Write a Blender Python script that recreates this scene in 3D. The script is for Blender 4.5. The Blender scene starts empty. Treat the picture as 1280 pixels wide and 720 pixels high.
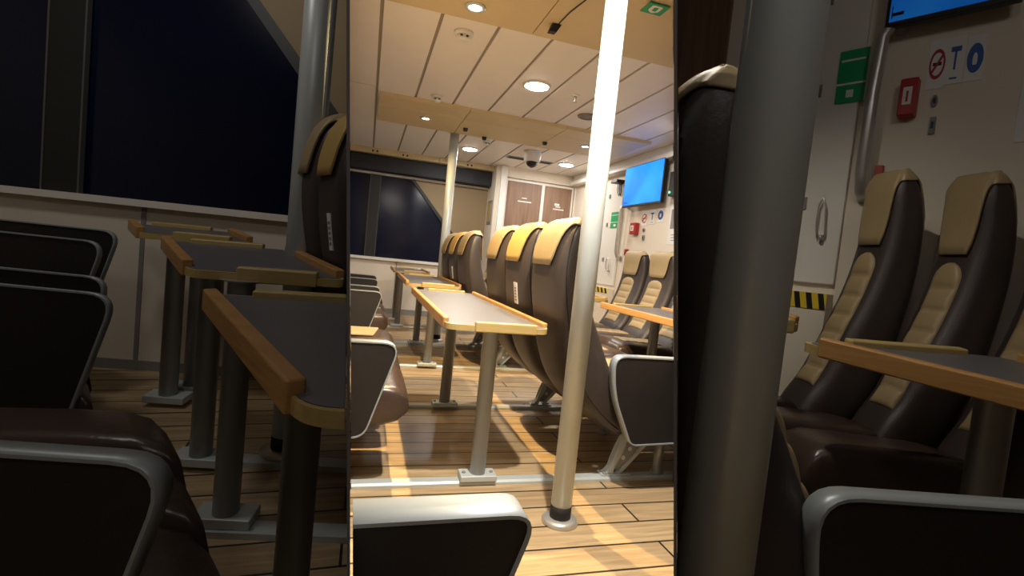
import bpy, bmesh, math, random
from mathutils import Vector, Matrix
random.seed(7)
C = bpy.context.scene.collection
PI = math.pi

# ------------------------------------------------------------------ materials
def mat(name, col, rough=.5, metal=0., spec=.5, emit=None, strength=0., bump=0., bscale=60., var=0., vscale=8., coat=0.):
    m = bpy.data.materials.new(name); m.use_nodes = True
    nt = m.node_tree; b = nt.nodes['Principled BSDF']
    b.inputs['Base Color'].default_value = (*col, 1); b.inputs['Roughness'].default_value = rough
    b.inputs['Metallic'].default_value = metal; b.inputs['Specular IOR Level'].default_value = spec
    b.inputs['Coat Weight'].default_value = coat
    if emit:
        b.inputs['Emission Color'].default_value = (*emit, 1); b.inputs['Emission Strength'].default_value = strength
    tc = nt.nodes.new('ShaderNodeTexCoord')
    if var:
        n = nt.nodes.new('ShaderNodeTexNoise'); n.inputs['Scale'].default_value = vscale; n.inputs['Detail'].default_value = 4
        r = nt.nodes.new('ShaderNodeMix'); r.data_type = 'RGBA'
        r.inputs[6].default_value = (*[c*(1-var) for c in col], 1); r.inputs[7].default_value = (*[min(1, c*(1+var)) for c in col], 1)
        nt.links.new(tc.outputs['Object'], n.inputs['Vector']); nt.links.new(n.outputs['Fac'], r.inputs[0]); nt.links.new(r.outputs[2], b.inputs['Base Color'])
    if bump:
        n2 = nt.nodes.new('ShaderNodeTexNoise'); n2.inputs['Scale'].default_value = bscale; n2.inputs['Detail'].default_value = 3
        bp = nt.nodes.new('ShaderNodeBump'); bp.inputs['Strength'].default_value = bump; bp.inputs['Distance'].default_value = .01
        nt.links.new(tc.outputs['Object'], n2.inputs['Vector']); nt.links.new(n2.outputs['Fac'], bp.inputs['Height']); nt.links.new(bp.outputs[0], b.inputs['Normal'])
    return m

def wood_mat(name, c1, c2, scale=(2, 30, 30), rough=.4):
    m = mat(name, c1, rough); nt = m.node_tree; b = nt.nodes['Principled BSDF']
    tc = nt.nodes.new('ShaderNodeTexCoord'); mp = nt.nodes.new('ShaderNodeMapping'); mp.inputs['Scale'].default_value = scale
    n = nt.nodes.new('ShaderNodeTexNoise'); n.inputs['Scale'].default_value = 1.5; n.inputs['Detail'].default_value = 6; n.inputs['Distortion'].default_value = .6
    r = nt.nodes.new('ShaderNodeValToRGB'); r.color_ramp.elements[0].position = .3; r.color_ramp.elements[1].position = .72
    r.color_ramp.elements[0].color = (*c1, 1); r.color_ramp.elements[1].color = (*c2, 1)
    L = nt.links.new
    L(tc.outputs['Object'], mp.inputs['Vector']); L(mp.outputs[0], n.inputs['Vector']); L(n.outputs['Fac'], r.inputs[0]); L(r.outputs[0], b.inputs['Base Color'])
    return m

def plank_mat(name):
    m = mat(name, (.4, .25, .12), .42); nt = m.node_tree; b = nt.nodes['Principled BSDF']; L = nt.links.new
    tc = nt.nodes.new('ShaderNodeTexCoord')
    br = nt.nodes.new('ShaderNodeTexBrick'); br.offset = .37; br.offset_frequency = 2
    br.inputs['Scale'].default_value = 1; br.inputs['Brick Width'].default_value = 1.9; br.inputs['Row Height'].default_value = .15
    br.inputs['Mortar Size'].default_value = .005; br.inputs['Mortar Smooth'].default_value = .1; br.inputs['Bias'].default_value = 0
    br.inputs['Color1'].default_value = (.60, .455, .27, 1); br.inputs['Color2'].default_value = (.48, .355, .21, 1); br.inputs['Mortar'].default_value = (.03, .022, .018, 1)
    mp = nt.nodes.new('ShaderNodeMapping'); mp.inputs['Scale'].default_value = (1.6, 22, 1)
    n = nt.nodes.new('ShaderNodeTexNoise'); n.inputs['Scale'].default_value = 1.6; n.inputs['Detail'].default_value = 7; n.inputs['Distortion'].default_value = .9
    r = nt.nodes.new('ShaderNodeValToRGB'); r.color_ramp.elements[0].position = .28; r.color_ramp.elements[1].position = .75
    r.color_ramp.elements[0].color = (.62, .56, .5, 1); r.color_ramp.elements[1].color = (1.12, 1.1, 1.08, 1)
    mx = nt.nodes.new('ShaderNodeMix'); mx.data_type = 'RGBA'; mx.blend_type = 'MULTIPLY'; mx.inputs[0].default_value = 1
    L(tc.outputs['Object'], br.inputs['Vector']); L(tc.outputs['Object'], mp.inputs['Vector']); L(mp.outputs[0], n.inputs['Vector'])
    L(n.outputs['Fac'], r.inputs[0]); L(br.outputs['Color'], mx.inputs[6]); L(r.outputs[0], mx.inputs[7]); L(mx.outputs[2], b.inputs['Base Color'])
    bp = nt.nodes.new('ShaderNodeBump'); bp.inputs['Strength'].default_value = .25; bp.inputs['Distance'].default_value = .004; bp.invert = True
    L(br.outputs['Fac'], bp.inputs['Height']); L(bp.outputs[0], b.inputs['Normal'])
    return m

M = dict(
    planks=plank_mat('oak_planks'),
    ceil=mat('ceiling_panel', (.86, .81, .76), .45, var=.03), seam=mat('ceiling_seam', (.33, .28, .23), .6),
    tan=mat('tan_laminate', (.66, .53, .31), .5, var=.05, vscale=3), tanwall=mat('tan_wall', (.31, .22, .11), .6, var=.06, vscale=3),
    cream=mat('cream_wall', (.78, .70, .58), .55, var=.03, vscale=2), white=mat('white_paint', (.80, .77, .70), .4, var=.03, vscale=3),
    alu=mat('brushed_aluminium', (.62, .60, .56), .34, .6, bump=.03, bscale=300, var=.05, vscale=20),
    alupale=mat('pale_aluminium', (.57, .62, .62), .40, .2, var=.04, vscale=15),
    postmetal=mat('grey_post_metal', (.37, .385, .385), .36, .4, var=.06, vscale=14),
    dark=mat('charcoal_leather', (.048, .037, .033), .42, bump=.12, bscale=120, var=.2, vscale=6),
    armdark=mat('arm_panel_black', (.015, .0125, .0115), .55, bump=.08, bscale=200, var=.2),
    brown=mat('brown_leather', (.062, .040, .032), .30, bump=.15, bscale=45, var=.25, vscale=6),
    beige=mat('beige_leather', (.37, .275, .145), .5, bump=.12, bscale=70, var=.08, vscale=8),
    gold=mat('mustard_leather', (.53, .35, .11), .5, bump=.12, bscale=70, var=.08, vscale=8),
    lam=mat('grey_laminate', (.135, .132, .145), .36, var=.10, vscale=5),
    oak=wood_mat('oak_edge', (.42, .21, .065), (.56, .31, .11), (3, 3, 60)),
    pine=wood_mat('pale_edge', (.46, .33, .125), (.56, .42, .17), (3, 40, 40)),
    door=wood_mat('walnut_laminate', (.20, .115, .07), (.33, .20, .13), (14, 14, .8), .5),
    black=mat('black_plastic', (.012, .012, .013), .45, var=.1), rubber=mat('black_rubber', (.010, .010, .010), .7, var=.1),
    blind=mat('dark_blind', (.011, .012, .016), .6, var=.15), frame=mat('window_gasket', (.013, .014, .013), .5, var=.15),
    glass=mat('night_glass', (.0018, .0045, .020), .16, spec=.35, var=.3, vscale=1.2),
    green=mat('sign_green', (.01, .36, .13), .5, var=.05), red=mat('signal_red', (.42, .02, .02), .4, var=.08), blue=mat('sign_blue', (.03, .10, .36), .5, var=.05),
    paper=mat('paper_white', (.8, .78, .74), .6, var=.03), grey=mat('mid_grey', (.25, .24, .23), .5, var=.08), hazard=mat('hazard_yellow', (.75, .55, .03), .5, var=.06),
    lamp=mat('lamp_glow', (1, .9, .75), .5, emit=(1, .86, .66), strength=14), lampw=mat('ceiling_lamp_glow', (1, .95, .9), .5, emit=(1, .93, .84), strength=22),
    led=mat('green_led', (.1, .9, .2), .5, emit=(.05, 1, .25), strength=3),
    rim=mat('arm_rim_metal', (.37, .41, .43), .42, .3, var=.04, vscale=15),
    mullion=mat('mullion_edge_grey', (.10, .10, .09), .5, var=.05),
    divider=mat('divider_sheet', (.18, .165, .15), .7, var=.1), dome=mat('smoked_dome', (.02, .018, .02), .12, var=.1),
)
def screen_mat(name, k):
    m = mat(name, (.0, .01, .03), .6, spec=.2); nt = m.node_tree; b = nt.nodes['Principled BSDF']; L = nt.links.new
    tc = nt.nodes.new('ShaderNodeTexCoord'); n = nt.nodes.new('ShaderNodeTexNoise'); n.inputs['Scale'].default_value = 2.2
    r = nt.nodes.new('ShaderNodeValToRGB'); r.color_ramp.elements[0].color = (.004, .16, .86, 1); r.color_ramp.elements[1].color = (.02, .29, .96, 1)
    r.color_ramp.elements[0].position = .3; r.color_ramp.elements[1].position = .7
    L(tc.outputs['Object'], n.inputs['Vector']); L(n.outputs['Fac'], r.inputs[0]); L(r.outputs[0], b.inputs['Emission Color']); b.inputs['Emission Strength'].default_value = k
    return m
M['screen'] = screen_mat('blue_screen', 1.0); M['screen_dim'] = screen_mat('blue_screen_darkened', .13)  # second copy glows less, the bay's dimness put into its emission

# ------------------------------------------------------------------ mesh helpers
class MB:
    def __init__(s): s.bm = bmesh.new(); s.mi = 0
    def _f(s, vs, smooth=False):
        try:
            f = s.bm.faces.new(vs); f.material_index = s.mi; f.smooth = smooth; return f
        except ValueError: return None
    def hexa(s, p, smooth=False):                       # 8 points, bottom 4 ccw then top 4
        v = [s.bm.verts.new(q) for q in p]
        for q in ((3, 2, 1, 0), (4, 5, 6, 7), (0, 1, 5, 4), (1, 2, 6, 5), (2, 3, 7, 6), (3, 0, 4, 7)): s._f([v[i] for i in q])
        return s
    def box(s, x0, x1, y0, y1, z0, z1):
        return s.hexa([(x0, y0, z0), (x1, y0, z0), (x1, y1, z0), (x0, y1, z0), (x0, y0, z1), (x1, y0, z1), (x1, y1, z1), (x0, y1, z1)])
    def prism(s, pts, off):                             # polygon in 3-D swept along off
        off = Vector(off); a = [s.bm.verts.new(p) for p in pts]; b = [s.bm.verts.new(Vector(p)+off) for p in pts]; n = len(pts)
        s._f(a[::-1]); s._f(b)
        for i in range(n): s._f([a[i], a[(i+1) % n], b[(i+1) % n], b[i]])
        return s
    def loft(s, rings, closed=True, caps=True, smooth=True):
        R = [[s.bm.verts.new(p) for p in r] for r in rings]; n = len(R[0])
        for a, b in zip(R[:-1], R[1:]):
            for i in range(n if closed else n-1): s._f([a[i], a[(i+1) % n], b[(i+1) % n], b[i]], smooth)
        if caps and closed: s._f(R[0][::-1]); s._f(R[-1])
        return s
    def tube(s, path, r, n=14):
        P = [Vector(p) for p in path]; rings = []; ref = None
        for i, p in enumerate(P):
            d = (P[min(i+1, len(P)-1)]-P[max(i-1, 0)]).normalized()
            if ref is None: ref = d.orthogonal().normalized()
            u = (ref - d*ref.dot(d)).normalized(); ref = u; w = d.cross(u)
            rr = r[i] if isinstance(r, (list, tuple)) else r
            rings.append([p+(u*math.cos(2*PI*k/n)+w*math.sin(2*PI*k/n))*rr for k in range(n)])
        return s.loft(rings)
    def lathe(s, prof, c=(0, 0, 0), n=28, smooth=True):  # [(r,z)] around the vertical through c
        c = Vector(c)
        return s.loft([[c+Vector((max(r, 1e-4)*math.cos(2*PI*k/n), max(r, 1e-4)*math.sin(2*PI*k/n), z)) for k in range(n)] for r, z in prof], smooth=smooth)
    def build(s, name, mats, parent=None, bevel=0., clip=(), solid=0., sharp=True):
        bm = s.bm
        for co, no in clip:
            r = bmesh.ops.bisect_plane(bm, geom=bm.verts[:]+bm.edges[:]+bm.faces[:], plane_co=co, plane_no=no, clear_outer=True, dist=1e-5)
            ed = [e for e in r['geom_cut'] if isinstance(e, bmesh.types.BMEdge)]
            if ed: bmesh.ops.holes_fill(bm, edges=ed, sides=0)
        bmesh.ops.recalc_face_normals(bm, faces=bm.faces[:])
        me = bpy.data.meshes.new(name); bm.to_mesh(me); bm.free()
        for m in (mats if isinstance(mats, (list, tuple)) else [mats]): me.materials.append(m)
        o = bpy.data.objects.new(name, me); C.objects.link(o)
        if parent: o.parent = parent
        if solid:
            d = o.modifiers.new('solid', 'SOLIDIFY'); d.thickness = solid; d.offset = 1
        if bevel:
            b = o.modifiers.new('bevel', 'BEVEL'); b.width = bevel; b.segments = 3; b.limit_method = 'ANGLE'; b.angle_limit = .7
            for p in me.polygons: p.use_smooth = True
            w = o.modifiers.new('wn', 'WEIGHTED_NORMAL'); w.keep_sharp = True
        return o
def tag(o, label=None, cat=None, group=None, kind=None):
    for k, v in (('label', label), ('category', cat), ('group', group), ('kind', kind)):
        if v: o[k] = v
    return o
def empty(name, loc=(0, 0, 0), rz=0, label=None, cat=None, group=None):
    o = bpy.data.objects.new(name, None); o.empty_display_size = .1; C.objects.link(o); o.location = loc; o.rotation_euler.z = rz
    return tag(o, label, cat, group)
def copy_tree(o, loc, rz=0, scale=(1, 1, 1), label=None, group=None, skip=()):
    c = o.copy(); C.objects.link(c); c.location = loc; c.rotation_euler.z = rz; c.scale = scale
    if label: c['label'] = label
    if group: c['group'] = group
    def rec(a, b):
        for ch in list(a.children):
            if ch.name.split('.')[0] in skip: continue
            d = ch.copy(); C.objects.link(d); d.parent = b; rec(ch, d)
    rec(o, c)
    return c
def rounded(poly, r, seg=6):                            # round the corners of a 2-D polygon
    out = []; n = len(poly)
    for i in range(n):
        p, a, b = Vector(poly[i]), Vector(poly[i-1]), Vector(poly[(i+1) % n])
        rr = r[i] if isinstance(r, (list, tuple)) else r
        u, w = (a-p).normalized(), (b-p).normalized(); rr = min(rr, (a-p).length*.45, (b-p).length*.45)
        p0, p1 = p+u*rr, p+w*rr
        for k in range(seg+1):
            t = k/seg; out.append(tuple((1-t)**2*p0+2*t*(1-t)*p+t*t*p1))
    return out

# ------------------------------------------------------------------ camera
H = 1.05
cam = bpy.data.cameras.new('camera'); cam.sensor_width = 36; cam.lens = 625*36/1280; cam.clip_start = .02
co = bpy.data.objects.new('camera', cam); C.objects.link(co)
rows = [Vector((.955, .081, .284)), Vector((-.277, -.083, .957)), Vector((.101, -.993, -.057))]
right = Vector([r[0] for r in rows]).normalized(); down = Vector([r[1] for r in rows]); fwd = Vector([r[2] for r in rows])
fwd = (fwd-right*fwd.dot(right)).normalized(); down = fwd.cross(right)
mw = Matrix((( right[0], -down[0], -fwd[0], 0), (right[1], -down[1], -fwd[1], 0), (right[2], -down[2], -fwd[2], H), (0, 0, 0, 1)))
co.matrix_world = mw; bpy.context.scene.camera = co

# dividers on both sides of the middle lounge: thin leaning sheets added to keep its light from the bays
DL_N = Vector((1.047, .033, .083)).normalized(); DR_N = Vector((.864, -.587, .119)).normalized(); D0 = Vector((0, 0, H))
TH = .003
def div_point(nrm, d, z, side): # a point of the sheet: distance d ahead, height z
    if side < 0: x = -.0315*d-.0793*(z-H); return Vector((x, d, z))
    x = .6794*d-.1377*(z-H); return Vector((x, d, z))
for side, nrm, nm in ((-1, DL_N, 'added_wall_left'), (1, DR_N, 'added_wall_right_divider')):
    b = MB(); o = nrm*(-TH if side < 0 else TH); y0 = .50 if side < 0 else .43; y1 = 8.02 if side < 0 else 4.62
    q = [div_point(nrm, y0, -.6, side), div_point(nrm, y1, -.6, side), div_point(nrm, y1, 3.4, side), div_point(nrm, y0, 3.4, side)]
    b.prism(q, o)
    tag(b.build('added_wall_left' if side < 0 else 'added_wall_right', M['divider']), kind='structure')
CL = [(D0, -DL_N), (D0, DR_N)]                          # keeps what lies between the two sheets
CLL = [(D0+DL_N*.004, -DL_N)]; CLR = [(D0-DR_N*.004, DR_N)]; CLB = CLL+CLR

# ------------------------------------------------------------------ shell of the middle lounge
XR = 3.12
b = MB(); b.prism([(-2, -.3, 0), (6, -.3, 0), (6, 8.2, 0), (-2, 8.2, 0)], (0, 0, -.05))
tag(b.build('floor', M['planks'], clip=CL), kind='structure')
b = MB()
CZ = 2.46
b.mi = 1; b.box(-2, 6, .3, 8.2, CZ+.012, CZ+.05); b.mi = 0
xs = [-.03+.35*k for k in range(-3, 14)]
for a, c in zip(xs[:-1], xs[1:]):
    yy = [.3, 1.9, 4.75, 8.2] if a < -.04 else [.3, 8.2]
    for p, q in zip(yy[:-1], yy[1:]): b.box(a+.011, c-.011, p+.008, q-.008, CZ, CZ+.02)
tag(b.build('ceiling', [M['ceil'], M['seam']], clip=CL), kind='structure')

def beam(y0, y1, x0, x1, joints, n, zb=2.43):
    b = MB()
    ed = [x0]+joints+[x1]
    for a, c in zip(ed[:-1], ed[1:]):
        b.prism([(a+.003, y0, CZ), (a+.003, y0+.02, CZ-.03), (a+.003, y0+.32, zb+.006), (a+.003, y0+.36, zb), (a+.003, y1, zb), (a+.003, y1, CZ)], (c-a-.006, 0, 0))
    b.mi = 1; b.box(x0+.002, x1-.002, y0+.06, y1-.005, zb+.015, CZ)
    return tag(b.build('trim_%d' % n, [M['tan'], M['seam']], clip=CLB), kind='structure')
beam(2.05, 3.03, -.02, 2.9, [.86, 1.95], 1)
beam(4.86, 5.86, -.01, 2.84, [.85, 1.86], 2)
b = MB()
for a, c in ((-.8, .05), (.056, .93), (.936, 1.84)): b.box(a, c, 7.66, 8.0, 2.385, CZ)
tag(b.build('trim_3', M['tan'], clip=CLB), kind='structure')

# window wall at the back
YW = 8.0
b = MB(); b.box(-.9, 1.85, YW, YW+.1, 0, .85); b.box(-.9, 1.85, YW, YW+.1, 2.13, CZ)
tag(b.build('wall_back', M['cream'], clip=CL), kind='structure')
b = MB(); b.prism([(.60, YW+.01, 2.14), (1.85, YW+.01, 2.14), (1.85, YW+.01, .86), (1.72, YW+.01, .86)], (0, .06, 0))
tag(b.build('trim_4', M['tanwall'], clip=CL), kind='structure')
wn = tag(empty('window_1', (0, YW, 0)), kind='structure')
b = MB(); b.prism([(-.5, YW+.03, .87), (1.70, YW+.03, .87), (.59, YW+.03, 2.13), (-.5, YW+.03, 2.13)], (0, .02, 0))
def loc_to(o, root):                                    # keep world coordinates under a root that was moved
    o.parent = root; o.matrix_parent_inverse = root.matrix_world.inverted() if False else Matrix.Translation(-Vector(root.location)); return o
loc_to(b.build('window_pane', M['glass'], clip=CLB), wn)
b = MB(); b.prism([(.56, YW-.005, 2.13), (.62, YW-.005, 2.13), (1.74, YW-.005, .87), (1.66, YW-.005, .87)], (0, .045, 0)); b.box(-.03, .12, YW-.01, YW+.025, .87, 2.13)
loc_to(b.build('window_frame', M['frame'], clip=CLB), wn)
b = MB(); b.box(-.035, -.027, YW-.014, YW+.02, .87, 2.13); b.box(.117, .125, YW-.014, YW+.02, .87, 2.13)
loc_to(b.build('mullion_edge', M['mullion'], clip=CLB), wn)
b = MB(); b.box(-.7, 1.70, YW-.05, YW+.02, .835, .875)
loc_to(b.build('window_sill', M['white'], clip=CLB), wn)
b = MB(); b.box(-.7, 1.80, YW-.035, YW+.02, 2.125, 2.15)
tag(b.build('trim_5', M['white'], clip=CLB), kind='structure')
b = MB(); b.box(-.7, 1.795, 7.78, 7.99, 2.16, 2.375)
tag(b.build('blind_box', M['blind'], clip=CLB, bevel=.008), 'long dark roller blind box above the night window', 'blind box')
b = MB(); b.box(.455, .465, YW-.006, YW+.01, .03, .83); b.box(-.6, 1.8, YW-.012, YW+.01, 0, .09)
tag(b.build('baseboard_back', M['grey'], clip=CLB), kind='structure')
# toilet block: side face, pillar, two walnut doors
b = MB(); b.box(1.80, 1.90, 7.5, 8.0, 0, CZ); b.box(1.90, XR, 7.5, 7.6, 2.30, CZ); b.box(1.90, XR, 7.55, 7.6, 0, 2.3); b.box(3.10, XR+.0, 7.49, 7.55, 0, 2.30)
tag(b.build('wall_far', M['cream'], clip=CL), kind='structure')
b = MB(); b.box(1.86, 1.955, 7.44, 7.50, 0, CZ-.01)
tag(b.build('trim_6', M['white'], clip=CL, bevel=.006), kind='structure')
def toilet_door(n, x0, x1):
    r = tag(empty('door_%d' % n, (x0, 7.52, 0)), kind='structure')
    b = MB(); b.box(0, x1-x0, .0, .03, .02, 2.25); b.build('door_panel', M['door'], r, bevel=.002)
    b = MB(); b.box(-.03, 0, -.012, .03, 0, 2.28); b.box(x1-x0, x1-x0+.025, -.012, .03, 0, 2.28); b.box(0, x1-x0, -.012, .03, 2.25, 2.28)
    b.build('door_frame', M['white'], r, bevel=.002)
    b = MB()
    if n == 1:
        b.box(.25, .33, -.003, .001, 2.005, 2.02); b.box(.19, .41, -.003, .001, 1.95, 1.968)
    else:
        b.box(.19, .27, -.003, .001, 1.965, 2.0); b.box(.21, .29, -.003, .001, 1.94, 1.955); b.box(.17, .35, -.003, .001, 1.90, 1.917)
    b.build('door_lettering', M['paper'], r)
toilet_door(1, 1.99, 2.55); toilet_door(2, 2.60, 3.06)
b = MB(); b.box(1.792, 1.80, 7.58, 7.86, 1.56, 1.93)
o = tag(b.build('notice_board', M['grey'], bevel=.002), 'small grey framed notice on the side wall by the window', 'notice')
b = MB(); b.box(1.789, 1.793, 7.62, 7.82, 1.60, 1.89); b.build('notice_sheet', M['pine'], o)
# right-hand wall
b = MB(); b.box(XR, XR+.1, 4.0, 7.6, 0, CZ)
tag(b.build('wall_side', M['cream'], clip=CL), kind='structure')
b = MB(); b.box(3.0, XR, 4.4, 7.49, 2.30, 2.36); b.box(3.05, XR, 4.4, 7.49, 2.36, CZ)
tag(b.build('trim_7', M['white'], clip=CLB, bevel=.012), kind='structure')

# ------------------------------------------------------------------ passenger seat
ST = [  # rear lx, rear z, front lx, front z, half width
    (.300, .235, .350, .40, .225), (.205, .285, .305, .47, .240), (.100, .370, .250, .54, .250), (.020, .465, .205, .625, .252), (-.035, .585, .165, .71, .252),
    (-.070, .720, .120, .80, .252), (-.100, .870, .082, .90, .250), (-.112, 1.00, .055, 1.01, .246), (-.105, 1.10, .045, 1.10, .240), (-.085, 1.18, .045, 1.17, .230),
    (-.060, 1.225, .040, 1.215, .215), (-.035, 1.248, .030, 1.240, .195), (-.010, 1.258, .015, 1.255, .165)]
def st(t):
    t = max(0., min(1., t))*(len(ST)-1); i = min(int(t), len(ST)-2); f = t-i
    p0, p1, p2, p3 = ST[max(i-1, 0)], ST[i], ST[i+1], ST[min(i+2, len(ST)-1)]
    q = [.5*((2*b)+(c-a)*f+(2*a-5*b+4*c-d)*f*f+(3*b-a-3*c+d)*f**3) for a, b, c, d in zip(p0, p1, p2, p3)]
    q[4] *= .95; return q
def sgp(v, e): return math.copysign(abs(v)**e, v)
def surf(t, th, off=0.):
    rx, rz, fx, fz, w = st(t)
    mid = Vector(((rx+fx)/2, 0, (rz+fz)/2)); d = Vector(((fx-rx)/2, 0, (fz-rz)/2)); L = d.length; d.normalize()
    e = .62
    return mid+d*(sgp(math.sin(th), e)*(L+off))+Vector((0, sgp(math.cos(th), .5)*(w+off), 0))
def seat(name, label, cover, legs=True, arms=(), cat='seat', stripe=True, tagplate=False):
    r = empty(name, (0, 0, 0), 0, label, cat)
    n = 40
    b = MB(); b.loft([[surf(i/36, 2*PI*k/n) for k in range(n)] for i in range(37)])
    bk = b.build('backrest', M['dark'], r)
    # seam piping down both rear edges
    for sg in (1, -1):
        b = MB(); th = -PI/2+sg*1.18
        b.tube([surf(i/30, th, .001) for i in range(1, 27)], .0028, 6)
        b.build('piping', M['rubber'], bk)
    # draped headrest cover
    def zl(th):
        a = abs(math.cos(th))**.5
        s = max(0., min(1., (a-.50)/.42)); s = s*s*(3-2*s)
        base = .615 if math.sin(th) < 0 else .585
        return base+(.87-base)*s
    K = 14; n2 = 72
    b = MB(); rings = []
    for k in range(K+1):
        u = k/K
        ring = []
        for j in range(n2):
            th = 2*PI*j/n2; t0 = zl(th); t = t0+(1-t0)*u
            p = surf(t, th, .007)
            wr = .0035*math.sin(9*th+14*t)*(1-u)*min(1, abs(math.cos(th))*1.6)
            p += Vector((0, 0, .010*u))+Vector((wr, wr*.4, 0))
            ring.append(p)
        rings.append(ring)
    b.loft(rings, caps=False)
    top = [b.bm.verts.new(p+Vector((0, 0, .002))) for p in rings[-1]]; b._f(top, True)
    bmesh.ops.remove_doubles(b.bm, verts=b.bm.verts[:], dist=.0025)
    b.build('headrest_cover', M[cover], r, solid=.007)
    # quilted centre strip, front
    def strip(t0, t1, hw, rows_):
        b = MB(); rr = []
        N = rows_*8
        for i in range(N+1):
            u = i/N; t = t0+(t1-t0)*u; rx, rz, fx, fz, w = st(t)
            d = Vector((fx-rx, 0, fz-rz)).normalized(); q = .012*abs(math.sin(PI*u*rows_))**.4
            hh = hw*(1 if u < .9 else math.sqrt(max(.05, 1-((u-.9)/.1)**2)))
            row = []
            for j in range(13):
                y = hh*(j/6-1); ed = 1-abs(j/6-1)**6
                s_ = abs(y)/w; dep = (max(0., 1-s_**4))**.31
                L = Vector((fx-rx, 0, fz-rz)).length/2; mid = Vector(((rx+fx)/2, 0, (rz+fz)/2))
                row.append(mid+d*(L*dep+.001+q*ed)+Vector((0, y, 0)))
            rr.append(row)
        b.loft(rr, closed=False); return b
    strip(.13, .565, .125, 7).build('quilted_strip', M['beige'], r, solid=-.01)
    # cushion
    b = MB(); rings = []
    cs = [(.32, .40, .27, .235), (.36, .445, .255, .245), (.45, .455, .25, .25), (.60, .460, .255, .252), (.75, .468, .265, .252), (.86, .470, .28, .25), (.92, .455, .30, .245), (.955, .42, .335, .235), (.965, .38, .36, .22)]
    for x, zt, zb, w in cs:
        rings.append([Vector((x, sgp(math.cos(2*PI*k/32), .35)*w, (zt+zb)/2+sgp(math.sin(2*PI*k/32), .35)*(zt-zb)/2)) for k in range(32)])
    b.loft(rings); cu = b.build('cushion', M['brown'], r)
    b = MB(); rr = []
    for i in range(33):
        u = i/32; x = .40+.40*u; q = .010*abs(math.sin(PI*u*5))**.4
        hh = .12
        rr.append([Vector((x, hh*(j/6-1), .455+.012*(x-.4)/.4+.001+q*(1-abs(j/6-1)**6))) for j in range(13)])
    b.loft(rr, closed=False); b.build('quilted_pad', M['beige'], r, solid=-.012)
    for sy in arms: armrest(sy, r, x_off=-.085)
    if tagplate:
        b = MB(); P = [surf(t, -PI/2+.5, .003) for t in (.46, .53)]; Q = [surf(t, -PI/2+.16, .003) for t in (.46, .53)]
        w = Vector((0, .0, 0)); c0, c1 = (P[0]+Q[0])/2, (P[1]+Q[1])/2
        y0 = -.075; hx = Vector((-.004, 0, 0))
        pts = [c0+Vector((0, y0-.03-c0.y, 0)), c0+Vector((0, y0+.03-c0.y, 0)), c1+Vector((0, y0+.03-c1.y, 0)), c1+Vector((0, y0-.03-c1.y, 0))]
        b.prism(pts, hx); b.mi = 1
        for k in range(5):
            f0 = .14+.14*k; a = c0.lerp(c1, f0); e = c0.lerp(c1, f0+.08)
            b.prism([a+Vector((-.004, y0-.017-a.y, 0)), a+Vector((-.004, y0+.017-a.y, 0)), e+Vector((-.004, y0+.017-e.y, 0)), e+Vector((-.004, y0-.017-e.y, 0))], (-.001, 0, 0))
        tp = b.build('tag_plate', [M['paper'], M['grey']], r); tp['label'] = 'small white seat tag'
    if legs is not False: seat_leg(r, legs)
    else: post(r, 0., .0005)
    return r
ARM = [(.25, .665), (.905, .66), (.785, .262), (.385, .245), (.272, .48)]
ARM_R = [.07, .075, .05, .035, .12]
def arm_mesh(poly, rad, y, th, inset):
    out = rounded(poly, rad)
    cx = sum(p[0] for p in out)/len(out); cz = sum(p[1] for p in out)/len(out)
    return out
def at_z(poly, z): return [(p[0], p[1], z) for p in poly]
def inset_poly(out, d):
    n = len(out); res = []
    for i in range(n):
        p, a, c = Vector(out[i]), Vector(out[i-1]), Vector(out[(i+1) % n])
        e = (c-a).normalized(); nn = Vector((e.y, -e.x)); res.append(p+nn*d)
    return res
def armrest(sy, parent, poly=ARM, rad=ARM_R, x_off=0, clip=(), rim=.006, th=.055, dy=.282, nm='armrest', rimmat='rim'):
    out = rounded(poly, rad)
    area = sum(out[i-1][0]*out[i][1]-out[i][0]*out[i-1][1] for i in range(len(out)))
    inn = inset_poly(out, rim if area < 0 else -rim)
    y0 = sy*dy-th/2; y1 = sy*dy+th/2
    b = MB(); n = len(out)                              # metal band
    A = [b.bm.verts.new((p[0]+x_off, y0, p[1])) for p in out]; B = [b.bm.verts.new((p[0]+x_off, y1, p[1])) for p in out]
    a = [b.bm.verts.new((p[0]+x_off, y0, p[1])) for p in inn]; bb = [b.bm.verts.new((p[0]+x_off, y1, p[1])) for p in inn]
    for i in range(n):
        j = (i+1) % n
        b._f([A[i], A[j], B[j], B[i]], True); b._f([A[i], A[j], a[j], a[i]]); b._f([B[i], B[j], bb[j], bb[i]]); b._f([a[i], a[j], bb[j], bb[i]], True)
    o = b.build(nm, M[rimmat], parent, clip=clip)
    b = MB(); b.prism([(p[0]+x_off, y0+.005, p[1]) for p in inn], (0, th-.010, 0))
    q = b.build('arm_panel', M['armdark'], o, clip=clip); q['label'] = 'black inset panel'
    return o
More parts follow.
